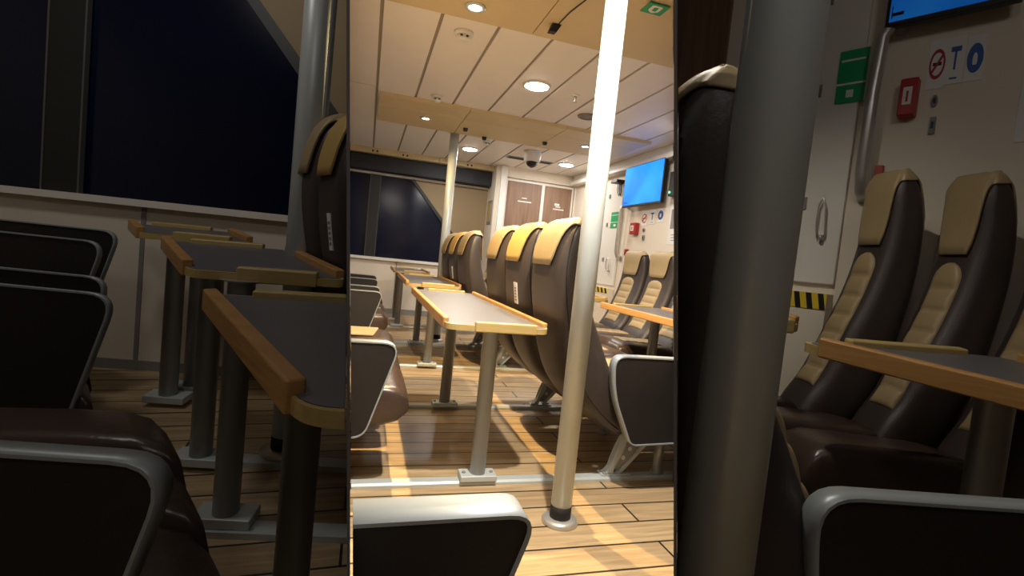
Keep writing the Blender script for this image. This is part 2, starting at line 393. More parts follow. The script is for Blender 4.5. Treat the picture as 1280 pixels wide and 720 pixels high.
def seat_leg(r, y=0.):
    # curved web with round holes, straight strut and foot plate; tube post under the cushion
    b = MB()
    for dy in (-.022, .016):
        arc = [(.30+.085*math.sin(PI*.5*k/10)+.0, .035+.27*(k/10)) for k in range(11)]
        arc = [(.315+.10*(k/10)**1.6, .03+.26*(k/10)) for k in range(11)]
        inn = [(p[0]+.02, p[1]) for p in arc]
        b.prism([(p[0], y+dy, p[1]) for p in arc]+[(p[0], y+dy, p[1]) for p in inn[::-1]], (0, .006, 0))
    cx = [(.30, .028), (.335, .075), (.36, .14), (.375, .21), (.40, .30)]
    pts = []
    for k in range(13):
        u = k/12; pts.append((.29+.03*math.sin(PI*u*.55)*4.2*u*0+.105*math.sin(u*PI/2)**1.0, .028+.262*u**1.35))
    w = .045
    b.loft([[Vector((p[0]-.007, y-w/2, p[1])), Vector((p[0]+.007, y-w/2, p[1]-.003)), Vector((p[0]+.007, y+w/2, p[1]-.003)), Vector((p[0]-.007, y+w/2, p[1]))] for p in pts], smooth=False)
    b.hexa([(.36, y-.014, .028), (.385, y-.014, .028), (.385, y+.014, .028), (.36, y+.014, .028), (.56, y-.014, .25), (.585, y-.014, .25), (.585, y+.014, .25), (.56, y+.014, .25)])
    b.box(.27, .43, y-.03, y+.03, .0225, .030)
    lg = b.build('leg_bracket', M['alupale'], r, bevel=.0015)
    for bx, by in ((.29, y-.018), (.41, y)):
        b = MB(); b.lathe([(.012, 0), (.012, .007)], (bx, by, .03), 12); b.build('bolt', M['grey'], lg)
    b = MB()                                            # holed web plate
    poly = [(.335, .045), (.40, .045), (.555, .23), (.405, .27)]
    hs = [(.392, .105), (.425, .15), (.458, .195)]
    b.prism([(p[0], y-.003, p[1]) for p in poly], (0, .006, 0))
    wb = b.build('leg_web', M['postmetal'], r)
    for hx, hz in hs:
        b = MB(); b.tube([(hx, y-.0045, hz), (hx, y+.0045, hz)], .011, 14); b.build('web_hole', M['paper'], wb)
    post(r, y)
def post(r, y=0., z0=.0225):
    b = MB(); b.lathe([(.034, z0), (.034, z0+.008), (.024, z0+.01), (.024, .21), (.033, .212), (.033, .262)], (.60, y, 0), 20)
    b.box(.36, .86, y-.03, y+.03, .225, .255)
    b.build('leg_post', M['postmetal'], r)

XM = .94
G1 = 'high-backed seats in the middle row'
s1 = seat('passenger_chair', 'nearest high-backed dark seat in the middle row, behind the big pole, with beige cover', 'beige', legs=-.10, arms=(-1,))
s1.location = (XM, 2.31, 0); s1['group'] = G1
s2 = seat('passenger_chair', 'high-backed dark seat with mustard-yellow cover and white tag, second in the middle row', 'gold', legs=False, tagplate=True)
s2.location = (XM, 2.83, 0); s2['group'] = G1
s3 = seat('passenger_chair', 'third seat of the near middle row, beige cover, just beyond the mustard-covered seat', 'beige', legs=0.0)
s3.location = (XM, 3.35, 0); s3['group'] = G1
s4 = copy_tree(s3, (XM, 4.56, 0), label='front seat of the far middle row, beige cover, side on behind the first table', group=G1)
s5 = copy_tree(s2, (XM, 5.08, 0), label='middle seat of the far middle row with a white tag on its back', group=G1)
s6 = copy_tree(s3, (XM, 5.60, 0), label='last seat of the far middle row, beside the far pole', group=G1)
# right-hand row facing the tables, plus a lone seat far behind
G2 = 'seats along the right wall'
rs = seat('passenger_chair', 'dark seat with beige quilted front nearest the white wall door', 'beige', legs=0.0)
rs.location = (2.80, 4.86, 0); rs.rotation_euler.z = PI; rs.scale = (.85, 1, 1); rs['group'] = G2
copy_tree(rs, (2.80, 4.33, 0), PI, (.85, 1, 1), label='dark seat with beige quilted front under the framed poster', group=G2)
copy_tree(s3, (1.72, 6.75, 0), PI, label='lone far seat glimpsed between the two middle rows, beige cover', group='distant seats')
def clip_copy(src, loc, rz, planes, label, group, scale=(1, 1, 1), skip=()):   # a copy trimmed where it meets the divider
    r = copy_tree(src, loc, rz, scale, label, group, skip); bpy.context.view_layer.update()
    def rec(o):
        for ch in list(o.children):
            rec(ch)
            if ch.name.startswith('piping'): bpy.data.objects.remove(ch); continue
            dg = bpy.context.evaluated_depsgraph_get(); me = bpy.data.meshes.new_from_object(ch.evaluated_get(dg)); ch.modifiers.clear(); ch.data = me
            bm = bmesh.new(); bm.from_mesh(me); mwi = ch.matrix_world.inverted(); rot = mwi.to_3x3()
            for c0, n0 in planes:
                nn = (ch.matrix_world.to_3x3().transposed() @ n0).normalized()
                q = bmesh.ops.bisect_plane(bm, geom=bm.verts[:]+bm.edges[:]+bm.faces[:], plane_co=mwi @ c0, plane_no=nn, clear_outer=True, dist=1e-5)
                ed = [e for e in q['geom_cut'] if isinstance(e, bmesh.types.BMEdge)]
                if ed: bmesh.ops.holes_fill(bm, edges=ed, sides=0)
            if not bm.faces and not ch.children: bpy.data.objects.remove(ch)
            else: bm.to_mesh(me)
            bm.free()
    rec(r); return r
clip_copy(rs, (2.80, 3.80, 0), PI, CLR, 'partly hidden seat at the right edge, ending against the divider sheet', G2, (.85, 1, 1))

# ------------------------------------------------------------------ left row: cushions and arm panels that meet the divider
XL = -.735
def left_seat(y, label, pad=True, arm=0, group='seats along the left divider', x=XL):
    r = empty('lounge_chair', (x, y, 0), 0, label, 'seat', group)
    sh = [(D0+DL_N*.004-Vector((x, y, 0)), -DL_N)]
    b = MB(); rings = []
    for cx, zt, zb, w in [(.5, .455, .27, .25), (.60, .460, .265, .252), (.75, .468, .265, .252), (.86, .470, .275, .25), (.92, .458, .295, .245), (.955, .425, .33, .235), (.965, .38, .36, .22)]:
        rings.append([Vector((cx, sgp(math.cos(2*PI*k/32), .35)*w, (zt+zb)/2+sgp(math.sin(2*PI*k/32), .35)*(zt-zb)/2)) for k in range(32)])
    b.loft(rings); b.build('cushion', M['brown'], r, clip=sh)
    if pad:
        b = MB(); b.prism(at_z(rounded([(.55, -.15), (.82, -.15), (.86, .15), (.55, .15)], .02), .4705), (0, 0, 0.012))
        b.build('quilted_pad', M['beige'], r, clip=sh, bevel=.004)
    if arm: armrest(arm, r, clip=sh)
    return r
left_seat(2.385, 'brown leather seat with silver-edged black arm panel at left, nearest of its row', True, -1)
left_seat(2.91, 'middle brown leather seat cushion of the near left row', True)
left_seat(3.435, 'third brown seat cushion of the near left row', True)
left_seat(4.70, 'first seat of the far left row, black arm panel edged silver', False, -1)
left_seat(5.23, 'second seat of the far left row, black arm panel just behind another', False, -1)
left_seat(6.30, 'left seat below the window with a small black arm panel', False, -1)
left_seat(7.05, 'farthest left seat, dark arm panel against the window wall', False, -1)
r = left_seat(.478, 'foreground seat whose large black arm panel has a wide white top rim', False)
sh = [(D0+DL_N*.004-Vector((XL, .478, 0)), -DL_N)]
AN = [(.25, .645), (1.035, .65), (.905, .262), (.385, .245), (.272, .48)]
a = armrest(1, r, poly=AN, rad=[.07, .05, .05, .035, .12], clip=sh, rim=.006, th=.075, nm='armrest')

# ------------------------------------------------------------------ tables
def rebase(r, loc):                                     # put a thing's Empty at its base
    t = Matrix.Translation(-Vector(loc)); seen = set()
    def rec(o):
        for ch in o.children:
            if ch.data and ch.data.name not in seen: seen.add(ch.data.name); ch.data.transform(t)
            rec(ch)
    rec(r); r.location = loc; return r
def table(name, label, x0, x1, y0, y1, legs, clip=(), group='wood-edged lounge tables', xl=None):
    r = empty(name, (0, 0, 0), 0, label, 'table', group)
    zt = .76
    b = MB(); b.prism([(p[0], p[1], zt-.022) for p in rounded([(x0, y0), (x1, y0), (x1, y1), (x0, y1)], .055)], (0, 0, .022))
    b.build('tabletop', M['lam'], r, clip=clip, bevel=.003)
    b = MB(); out = rounded([(x0-.008, y0-.008), (x1+.008, y0-.008), (x1+.008, y1+.008), (x0-.008, y1+.008)], .06)
    inn = rounded([(x0, y0), (x1, y0), (x1, y1), (x0, y1)], .055); n = len(out); v = []
    for ring, z in ((inn, zt-.024), (out, zt-.024), (out, zt), (inn, zt)): v.append([b.bm.verts.new((p[0], p[1], z)) for p in ring])
    for k in range(4):
        for i in range(n): b._f([v[k][i], v[k][(i+1) % n], v[(k+1) % 4][(i+1) % n], v[(k+1) % 4][i]])
    b.build('edge_band', M['pine'], r, clip=clip)
    def lip(nm, p, m):
        b = MB(); b.box(*p); o = b.build(nm, M[m], r, clip=clip, bevel=.006)
    lip('side_rail', (x0-.014, x0+.012, y0+.05, y1-.05, zt-.028, zt+.020), 'oak')
    lip('side_rail', (x1-.012, x1+.014, y0+.05, y1-.05, zt-.028, zt+.020), 'oak')
    cx = (x0+x1)/2+.03; hw = (x1-x0)*.31
    lip('end_rail', (cx-hw, cx+hw, y0-.016, y0+.010, zt-.028, zt+.016), 'pine')
    lip('end_rail', (cx-hw, cx+hw, y1-.010, y1+.016, zt-.028, zt+.016), 'pine')
    for lx, ly in legs:
        b = MB(); b.lathe([(.036, .045), (.036, zt-.03), (.06, zt-.028), (.06, zt-.0225)], (lx, ly, 0), 28)
        lg = b.build('leg', M['postmetal'], r, clip=clip)
        b = MB(); b.box(lx-.085, lx+.085, ly-.045, ly+.045, .0225, .05)
        b.build('leg_clamp', M['alupale'], lg, bevel=.004, clip=clip)
        for q in (-.065, .065):
            b = MB(); b.lathe([(.009, .05), (.009, .055)], (lx+q, ly, 0), 10); b.build('clamp_bolt', M['grey'], lg, clip=clip)
    return rebase(r, ((x0+x1)/2, (y0+y1)/2, 0))
table('lounge_table', 'nearest grey lounge table with raised oak edges in front of the middle row', .345, .790, 2.04, 3.72, [(.575, 2.2), (.585, 3.3)])
table('lounge_table', 'second wood-edged table, just beyond the nearest table', .36, .82, 4.34, 5.75, [(.60, 4.47), (.60, 5.56)])
table('lounge_table', 'farthest small-looking wood-edged table under the night window', .36, .80, 6.5, 7.5, [(.46, 6.72), (.46, 7.3)])
table('lounge_table', 'wood-edged table at the right edge before the quilted seats', 1.86, 2.42, 2.2, 3.72, [(2.13, 3.3)], clip=CLR)
table('lounge_table', 'small wood-edged table end showing right of the big pole', 1.86, 2.22, 4.25, 5.6, [(1.935, 4.5), (1.935, 5.35)])

# ------------------------------------------------------------------ floor rails
def rail(y, x0, x1, label):
    b = MB(); b.prism([(x0, y-.03, 0), (x0, y-.03, .012), (x0, y-.022, .0215), (x0, y+.022, .0215), (x0, y+.03, .012), (x0, y+.03, 0)], (x1-x0, 0, 0))
    tag(b.build('floor_rail', M['alupale'], clip=CLB), label, 'floor rail', 'aluminium floor rails')
rail(2.2, -1, 3.1, 'nearest aluminium floor rail, passing under the big seat and table leg')
rail(3.32, -1, 3.1, 'second aluminium floor rail from the front')
rail(4.5, -1, 3.1, 'third aluminium floor rail from the front')
rail(5.58, -1, 3.1, 'fourth aluminium floor rail, in front of the far pole foot')
rail(6.72, -1, 1.7, 'farthest aluminium floor rail, near the window wall')

# ------------------------------------------------------------------ poles
def pole(x, y, r, z1, label, flange):
    e = empty('support_pole', (x, y, 0), 0, label, 'pole', 'floor-to-ceiling poles')
    b = MB(); b.lathe([(r, .05), (r, z1-.012)], (0, 0, 0), 40); b.build('pole_tube', M['alupale'], e)
    b = MB(); b.lathe([(r*1.02, .02), (r*1.02, .075), (r*.9, .076)], (0, 0, 0), 32); b.build('rubber_collar', M['rubber'], e)
    b = MB(); b.lathe([(r*1.75, 0), (r*1.75, .012), (r*1.5, .022), (r*1.05, .024)], (0, 0, 0), 36); b.build('base_flange', M['alu'], e)
    b = MB(); b.lathe([(r, z1-.03), (r*1.6, z1-.012), (r*1.6, z1-.001)], (0, 0, 0), 32); b.build('top_flange', M['alupale'], e)
pole(.845, 1.83, .0425, CZ, 'big bright aluminium pole in front of the middle row seats', True)
pole(.87, 5.9, .052, CZ, 'far slim aluminium pole beside the night window', True)

# ------------------------------------------------------------------ ceiling fittings
def downlight(x, y, z, label):
    e = empty('downlight', (x, y, z), 0, label, 'ceiling light', 'small beam downlights')
    b = MB(); b.lathe([(.058, 0), (.058, -.006), (.040, -.010), (.038, -.002)], (0, 0, 0), 28); b.build('trim_ring', M['alupale'], e)
    b = MB(); b.lathe([(.036, -.001), (.036, -.006), (.02, -.008)], (0, 0, 0), 24); b.build('bulb', M['lamp'], e)
downlight(.47, 2.86, 2.43, 'small bright downlight in the nearest tan beam')
downlight(.48, 5.42, 2.43, 'small downlight at the left of the second tan beam')
downlight(2.31, 5.42, 2.43, 'small downlight at the right of the second tan beam, by the pole')
downlight(1.30, 7.83, 2.385, 'tiny downlight over the dark blind box')
def panel_lamp(x, y, label):
    e = empty('ceiling_lamp', (x, y, CZ), 0, label, 'ceiling light', 'round panel lamps')
    b = MB(); b.lathe([(.115, 0), (.115, -.008), (.098, -.012)], (0, 0, 0), 36); b.build('trim_ring', M['white'], e)
    b = MB(); b.lathe([(.096, -.0121), (.09, -.016), (.02, -.018)], (0, 0, 0), 32); b.build('diffuser', M['lampw'], e)
panel_lamp(1.20, 3.93, 'round glowing ceiling lamp between the two tan beams')
panel_lamp(1.21, 6.70, 'round glowing ceiling lamp behind the second beam, by the far pole')
panel_lamp(2.60, 6.70, 'small round lamp above the television side, partly behind the big pole')
e = empty('dome_camera', (1.95, 6.26, CZ), 0, 'white dome security camera hanging from the ceiling', 'camera')
b = MB(); b.lathe([(.115, 0), (.118, -.02), (.105, -.12), (.09, -.135)], (0, 0, 0), 32); b.build('housing', M['white'], e)
b = MB(); b.lathe([(.075, -.134), (.07, -.165), (.05, -.19), (.015, -.205)], (0, 0, 0), 28); b.build('dome', M['dome'], e)
b = MB(); b.box(1.75, 2.40, 6.72, 6.84, CZ-.012, CZ-.001); b.mi = 1
for k in range(5): b.box(1.77, 2.38, 6.735+.02*k, 6.743+.02*k, CZ-.016, CZ-.012)
tag(b.build('ceiling_vent', [M['grey'], M['black']]), 'narrow dark ceiling vent slot beside the dome camera', 'vent')
def detector(x, y, label, k=1.):
    e = empty('smoke_detector', (x, y, CZ), 0, label, 'detector', 'ceiling detectors')
    b = MB(); b.lathe([(.062*k, 0), (.062*k, -.016), (.05*k, -.022)], (0, 0, 0), 24); b.build('base', M['paper'], e)
    b = MB(); b.lathe([(.042*k, -.022), (.040*k, -.045), (.025*k, -.055)], (0, 0, 0), 20); b.build('sensor_head', M['white'], e)
    b = MB()
    for q in (-1, 1): b.box(q*.018-.008, q*.018+.008, -.043, -.038, -.040, -.030)
    b.build('sensor_slot', M['black'], e)
detector(.48, 3.28, 'white smoke detector just behind the nearest tan beam')
detector(.50, 4.70, 'white smoke detector half hidden by the second tan beam', .9)
detector(1.30, 6.1, 'pale flat detector right of the far pole, behind the second beam', .8)
e = empty('sprinkler', (1.56, 3.98, CZ), 0, 'small chrome sprinkler head on the ceiling left of the big pole', 'sprinkler')
b = MB(); b.lathe([(.035, 0), (.035, -.005), (.015, -.008)], (0, 0, 0), 18); b.build('escutcheon', M['white'], e)
b = MB(); b.lathe([(.012, -.008), (.012, -.03), (.005, -.034), (.005, -.05), (.02, -.051), (.02, -.054)], (0, 0, 0), 14); b.build('nozzle', M['alu'], e)
b = MB(); b.lathe([(.09, 0), (.09, -.012), (.07, -.02), (.068, -.008)], (1.88, 4.44, CZ), 24)
tag(b.build('air_diffuser', M['grey']), 'round grey air outlet on the ceiling behind the big pole', 'vent')
b = MB(); b.hexa([(.905, 2.83, 2.385), (.95, 2.83, 2.385), (.95, 2.87, 2.385), (.905, 2.87, 2.385), (.92, 2.82, 2.429), (.975, 2.82, 2.429), (.975, 2.87, 2.429), (.92, 2.87, 2.429)])
b.tube([(.95, 2.85, 2.425), (.96, 2.65, 2.426), (.99, 2.45, 2.426)], .004, 6)
tag(b.build('cable_clip', M['black'], bevel=.004), 'black cable clip hanging under the nearest tan beam', 'clip')
for x, y, lb in ((1.20, 5.80, 'black cable clip under the second beam right of the far pole'), (.93, 5.55, 'tiny black cable clip at the first joint of the second beam'), (1.86, 5.55, 'tiny black cable clip at the second beam joint left of the dome camera')):
    b = MB(); b.hexa([(x-.02, y-.015, 2.395), (x+.02, y-.015, 2.395), (x+.02, y+.015, 2.395), (x-.02, y+.015, 2.395), (x-.027, y-.02, 2.429), (x+.027, y-.02, 2.429), (x+.027, y+.02, 2.429), (x-.027, y+.02, 2.429)])
    tag(b.build('cable_clip', M['black'], bevel=.003), lb, 'clip')
for x, lb in ((.0, 'small dark slot on the window-side soffit at far left'), (.43, 'pair of dark slots on the soffit left of the far pole'), (1.40, 'pair of dark slots on the soffit right of the far pole')):
    b = MB()
    for q in (-.03, .03): b.box(x+q-.012, x+q+.012, 7.652, 7.66, 2.40, 2.425)
    tag(b.build('cable_outlet', M['black'], clip=CLB), lb, 'outlet')
e = empty('exit_sign_sticker', (1.34, 2.42, 2.428), 0, 'small green safety sticker with white symbol under the nearest beam', 'sign')
b = MB(); b.box(-.06, .06, -.05, .05, -.003, 0); b.build('sticker_base', M['green'], e)
b = MB(); b.prism(at_z(rounded([(-.03, -.035), (.03, -.035), (.03, .02), (0, .04), (-.03, .02)], .012), -.0031), (0, 0, -.001))
b.build('symbol', M['paper'], e)
b = MB(); b.prism(at_z(rounded([(-.012, -.02), (.012, -.02), (.012, .015), (-.012, .015)], .004), -.0042), (0, 0, -.001))
b.build('keyhole', M['green'], e)

# ------------------------------------------------------------------ right wall fittings
def television(loc, rz, w, h, scr, label, tilt=.0, scale=1.):
    e = empty('television', loc, rz, label, 'television')   # screen faces local -x, width along y
    b = MB(); b.box(0, .04, -w/2, w/2, -h/2, h/2); b.build('casing', M['black'], e, bevel=.004)
    b = MB(); b.box(-.002, .002, -w/2+.014, w/2-.014, -h/2+.022, h/2-.012); s = b.build('screen', M[scr], e)
    b = MB(); b.box(-.0035, -.002, w/2-.056*w, w/2-.048*w, -h/2+.035, -h/2+.09); b.box(-.0035, -.002, w/2-.15*w, w/2-.056*w, -h/2+.045, -h/2+.06); b.build('screen_logo', M['blue'] if scr == 'screen' else M['black'], s)
    b = MB(); b.box(.04, .119, -.12, .12, -.1, .1); b.build('wall_bracket', M['black'], e, bevel=.004)
    b = MB(); b.box(-.001, .002, -w/2+.02, -w/2+.03, -h/2+.006, -h/2+.016); b.build('maker_badge', M['grey'], e)
    return e
television((3.0, 5.25, 2.07), 0, .86, .49, 'screen', 'lit blue flat television high on the right wall')
e = empty('media_box', (3.09, 4.70, 2.02), 0, 'small black media box with green light beside the television', 'media player')
b = MB(); b.box(-.05, .028, -.05, .06, -.13, .13); b.build('casing', M['black'], e, bevel=.004)
b = MB(); b.tube([(-.056, 0.03, -.09), (-.05, .03, -.09)], .012, 12); b.build('indicator', M['led'], e)
e = tag(empty('door_3', (XR, 6.2, 0)), kind='structure')
b = MB(); b.box(-.03, -.001, -.34, .62, .84, 2.16); b.build('door_panel', M['white'], e, bevel=.006)
b = MB()
for z in (1.15, 1.62, 2.0): b.box(-.04, -.03, -.01, .03, z, z+.05)
b.build('door_hinge', M['grey'], e)
b = MB(); b.tube([(-.045, -.22, 1.03), (-.06, -.22, 1.06), (-.06, -.20, 1.16), (-.06, -.17, 1.20), (-.06, -.14, 1.16), (-.06, -.14, 1.08), (-.045, -.15, 1.03)], .007, 8); b.lathe([(.022, 0), (.022, .02)], (-.045, -.19, 1.02), 12); b.build('door_handle', M['alu'], e)
e = empty('hazard_sill', (XR, 6.2, 0), 0, 'raised door sill with yellow and black hazard stripes', 'door sill')
b = MB(); b.box(-.10, -.001, -.34, .62, .0, .80); b.build('sill_block', M['cream'], e, bevel=.004)
b = MB()
for k in range(9): b.hexa([(-.106, -.34+.1067*k, .735), (-.10, -.34+.1067*k, .735), (-.10, -.29+.1067*k, .735), (-.106, -.29+.1067*k, .735), (-.106, -.31+.1067*k, .80), (-.10, -.31+.1067*k, .80), (-.10, -.26+.1067*k, .80), (-.106, -.26+.1067*k, .80)])
b.build('black_stripes', M['black'], e)
b = MB(); b.box(-.1045, -.1002, -.34, .62, .735, .80); b.build('yellow_band', M['hazard'], e)
def grab(path, r, label, parts=True):
    e = empty('grab_rail', path[-1], 0, label, 'handrail'); o = Vector(path[-1])
    b = MB(); b.tube([Vector(p)-o for p in path], r, 12); b.build('rail_tube', M['alu'], e)
    return e
g = grab([(3.119, 5.72, 1.85), (3.08, 5.73, 1.865), (3.05, 5.75, 1.86), (3.04, 5.77, 1.81), (3.04, 5.78, 1.60), (3.04, 5.78, 1.28), (3.06, 5.78, 1.22), (3.119, 5.78, 1.20)], .022, 'bent steel grab rail on the wall beside the white door')
b = MB(); b.lathe([(.04, 0), (.04, .008)], (0, 0, 0), 20); o = b.build('rail_rosette', M['alu'], g); o.rotation_euler = (0, -PI/2, 0)
def wall_sign(name, loc, w, h, mats, label, cat, draw=None, rz=0, group=None):
    e = empty(name, loc, rz, label, cat, group)          # plate facing local -x
    b = MB(); b.box(-.004, -.0005, -w/2, w/2, -h/2, h/2); b.build('plate', M[mats], e)
    if draw: draw(e)
    return e
def ring_part(nm, m, e, y, z, r0, r1, x=-.005):
    b = MB(); n = 28; v = [[b.bm.verts.new((xx, y+rr*math.cos(2*PI*k/n), z+rr*math.sin(2*PI*k/n))) for k in range(n)] for xx, rr in ((-.004, r0), (x, r0), (x, r1), (-.004, r1))]
    for q in range(4):
        for k in range(n): b._f([v[q][k], v[q][(k+1) % n], v[(q+1) % 4][(k+1) % n], v[(q+1) % 4][k]])
    b.build(nm, M[m], e)
def bars(nm, m, e, L, x=-.0055):
    for y0, y1, z0, z1 in L:
        b = MB(); b.box(x, -.004, y0, y1, z0, z1); b.build(nm, M[m], e)
def d_green(e): bars('lettering', 'paper', e, [(-.10, .10, .060, .068), (-.12, .12, -.034, -.026), (-.03, .03, -.085, -.055)])
def d_smoke(e):
    ring_part('prohibition_ring', 'red', e, 0, .0, .042, .055)
    b = MB(); b.hexa([(-.006, .03, -.036), (-.004, .03, -.036), (-.004, .04, -.028), (-.006, .04, -.028), (-.006, -.04, .028), (-.004, -.04, .028), (-.004, -.03, .036), (-.006, -.03, .036)]); b.build('slash', M['red'], e)
    bars('cigarette', 'black', e, [(-.03, .03, -.006, .006)])
def d_hammer(e): bars('hammer_symbol', 'blue', e, [(-.034, .034, .03, .048), (-.007, .007, -.035, .03), (-.025, .025, -.068, -.062)])
def d_mand(e):
    b = MB(); n = 24; b.prism([(-.004, .052*math.cos(2*PI*k/n), .052*math.sin(2*PI*k/n)) for k in range(n)], (-.002, 0, 0)); o = b.build('blue_disc', M['blue'], e)
    b = MB(); b.prism([(-.006, p[0], p[1]) for p in rounded([(-.014, -.024), (.014, -.024), (.016, .0), (.008, .018), (-.008, .018), (-.016, .0)], .006)], (-.0008, 0, 0)); b.box(-.0075, -.0068, -.012, .012, -.004, .002); b.build('vest_symbol', M['paper'], o)
def d_poster(e):
    bars('poster_picture', 'grey', e, [(-.1, .1, -.05, .16)]); bars('poster_lines', 'grey', e, [(-.1, .06, -.12-.03*k, -.112-.03*k) for k in range(3)])
wall_sign('exit_sign', (XR-.031, 5.985, 1.70), .24, .21, 'green', 'green and white rectangular safety sign on the white door', 'sign', d_green)
wall_sign('no_smoking_sign', (XR, 5.31, 1.69), .13, .18, 'paper', 'round red no smoking sign on the right wall', 'sign', d_smoke)
wall_sign('hammer_sign', (XR, 5.14, 1.70), .12, .17, 'paper', 'small white sign with a dark blue hammer, middle of three', 'sign', d_hammer)
wall_sign('life_jacket_sign', (XR, 4.97, 1.71), .12, .16, 'paper', 'small sign with blue disc, nearest the poster', 'sign', d_mand)
wall_sign('wall_poster', (XR, 4.66, 1.60), .26, .44, 'paper', 'white poster at the right edge of the cream wall', 'poster', d_poster)
e = empty('fire_call_point', (XR, 5.47, 1.57), 0, 'small red fire alarm call point on the cream wall', 'fire alarm')
b = MB(); b.box(-.06, -.001, -.065, .065, -.07, .07); b.build('housing', M['red'], e, bevel=.008)
b = MB(); b.box(-.064, -.06, -.03, .035, -.03, .035); b.build('press_plate', M['paper'], e)
b = MB(); b.box(-.066, -.064, -.006, .01, -.02, .02); b.build('press_mark', M['red'], e)
for z, lb, m in ((1.55, 'tiny round grey socket right of the red call point', 'grey'), (1.46, 'tiny dark switch below the round socket on the wall', 'grey')):
    b = MB()
    if z > 1.5: b.tube([(XR-.001, 5.29, z), (XR-.012, 5.29, z)], .022, 16); b.mi = 1; b.tube([(XR-.012, 5.29, z), (XR-.0135, 5.29, z)], .012, 10)
    else: b.box(XR-.014, XR-.001, 5.26, 5.30, z-.03, z+.03); b.mi = 1; b.box(XR-.017, XR-.014, 5.27, 5.29, z-.012, z+.012)
    tag(b.build('wall_switch', [M[m], M['black']]), lb, 'switch')
b = MB(); b.box(XR-.03, XR-.001, 5.60, 5.66, 1.24, 1.32); b.mi = 1; b.box(XR-.034, XR-.03, 5.615, 5.645, 1.26, 1.28)
tag(b.build('alarm_button', [M['red'], M['black']], bevel=.004), 'small red button low on the wall above the first seat', 'button')
e = empty('wall_cables', (XR, 5.97, 2.16), 0, 'loop of cables hanging from a dark bracket left of the television', 'cable')
b = MB(); b.box(-.13, -.001, -.10, .07, 0.01, .05); b.build('bracket', M['black'], e, bevel=.006)
for q in (0, .04):
    b = MB(); b.tube([(-.05, q-.03, .01), (-.055, q-.03, -.06), (-.05, q-.05, -.12), (-.045, q-.07, -.15), (-.05, q-.09, -.12), (-.055, q-.085, -.04), (-.05, q-.08, .01)], .006, 8)
    b.build('cable_loop', M['grey'] if q else M['black'], e)
# ------------------------------------------------------------------ side bays: added raked decks repeating the lounge larger beyond the two dividers, dim
LB = [(D0-DL_N*.008, DL_N)]; RB = [(D0+DR_N*.008, -DR_N)]
def deck(x, y): return -.20+.034*x+.117*y
def deck_poly(name, pts, clip):
    b = MB(); b.prism([(x, y, deck(x, y)) for x, y in pts], (0, 0, -.04)); return tag(b.build(name, M['planks'], clip=clip), kind='structure')
deck_poly('floor_left', [(-3.4, -1.3), (.3, -1.3), (.3, 4.2), (-3.4, 4.2)], LB)
deck_poly('floor_right', [(-.3, -1.3), (4.2, -1.3), (4.2, 3.2), (-.3, 3.2)], RB)
b = MB(); b.box(-3.5, 4.3, -1.3, 8.2, 3.42, 3.47); tag(b.build('ceiling_upper', M['tan']), kind='structure')
b = MB(); b.box(-3.5, 4.3, -1.4, -1.3, -.6, 3.42); tag(b.build('wall_rear', M['divider']), kind='structure')
b = MB(); b.box(-3.5, -3.4, -1.3, 4.3, -.6, 3.42); tag(b.build('wall_outer_left', M['cream']), kind='structure')

# left bay: window wall
UA = math.radians(-11.13); UX, UY = math.cos(UA), math.sin(UA)
W0 = Vector((-1.90, 3.594, 0))
def under(root, planes):                                # bring world clip planes into a root's frame
    bpy.context.view_layer.update(); i = root.matrix_world.inverted(); t = root.matrix_world.to_3x3().transposed()
    return [(i @ c0, (t @ n0).normalized()) for c0, n0 in planes]
def wall_empty(name, kind='structure'): return tag(empty(name, W0, UA), kind=kind)
wb = wall_empty('wall_bay_left'); cp = under(wb, LB)
b = MB(); b.box(-1.8, 2.6, 0, .08, -.1, 1.165); b.box(-1.8, 2.6, 0, .08, 2.70, 3.42); b.build('wall_panel', M['cream'], wb, clip=cp)
b = MB(); b.box(.625, .65, -.008, .004, .0, 1.16); b.box(-1.8, 2.6, -.012, .004, -.02, .22); b.build('wall_trim', M['grey'], wb, clip=cp)
b = MB(); b.prism([(.92, .01, 2.70), (2.6, .01, 2.70), (2.6, .01, 1.17), (2.22, .01, 1.17)], (0, .06, 0)); b.build('tan_panel', M['tanwall'], wb, clip=cp)
wn = wall_empty('window_2')
b = MB(); b.prism([(-1.8, .03, 1.17), (2.22, .03, 1.17), (.91, .03, 2.70), (-1.8, .03, 2.70)], (0, .02, 0)); b.build('window_pane', M['glass'], wn, clip=cp)
b = MB(); b.prism([(.885, -.006, 2.70), (.96, -.006, 2.70), (2.25, -.006, 1.17), (2.15, -.006, 1.17)], (0, .035, 0)); b.box(.08, .27, -.012, .028, 1.17, 2.70); b.build('window_frame', M['frame'], wn, clip=cp)
b = MB(); b.box(.07, .08, -.016, .02, 1.17, 2.70); b.box(.27, .28, -.016, .02, 1.17, 2.70); b.build('mullion_edge', M['mullion'], wn, clip=cp)
b = MB(); b.box(-1.8, 2.6, -.06, .02, 1.135, 1.175); b.build('window_sill', M['white'], wn, clip=cp)

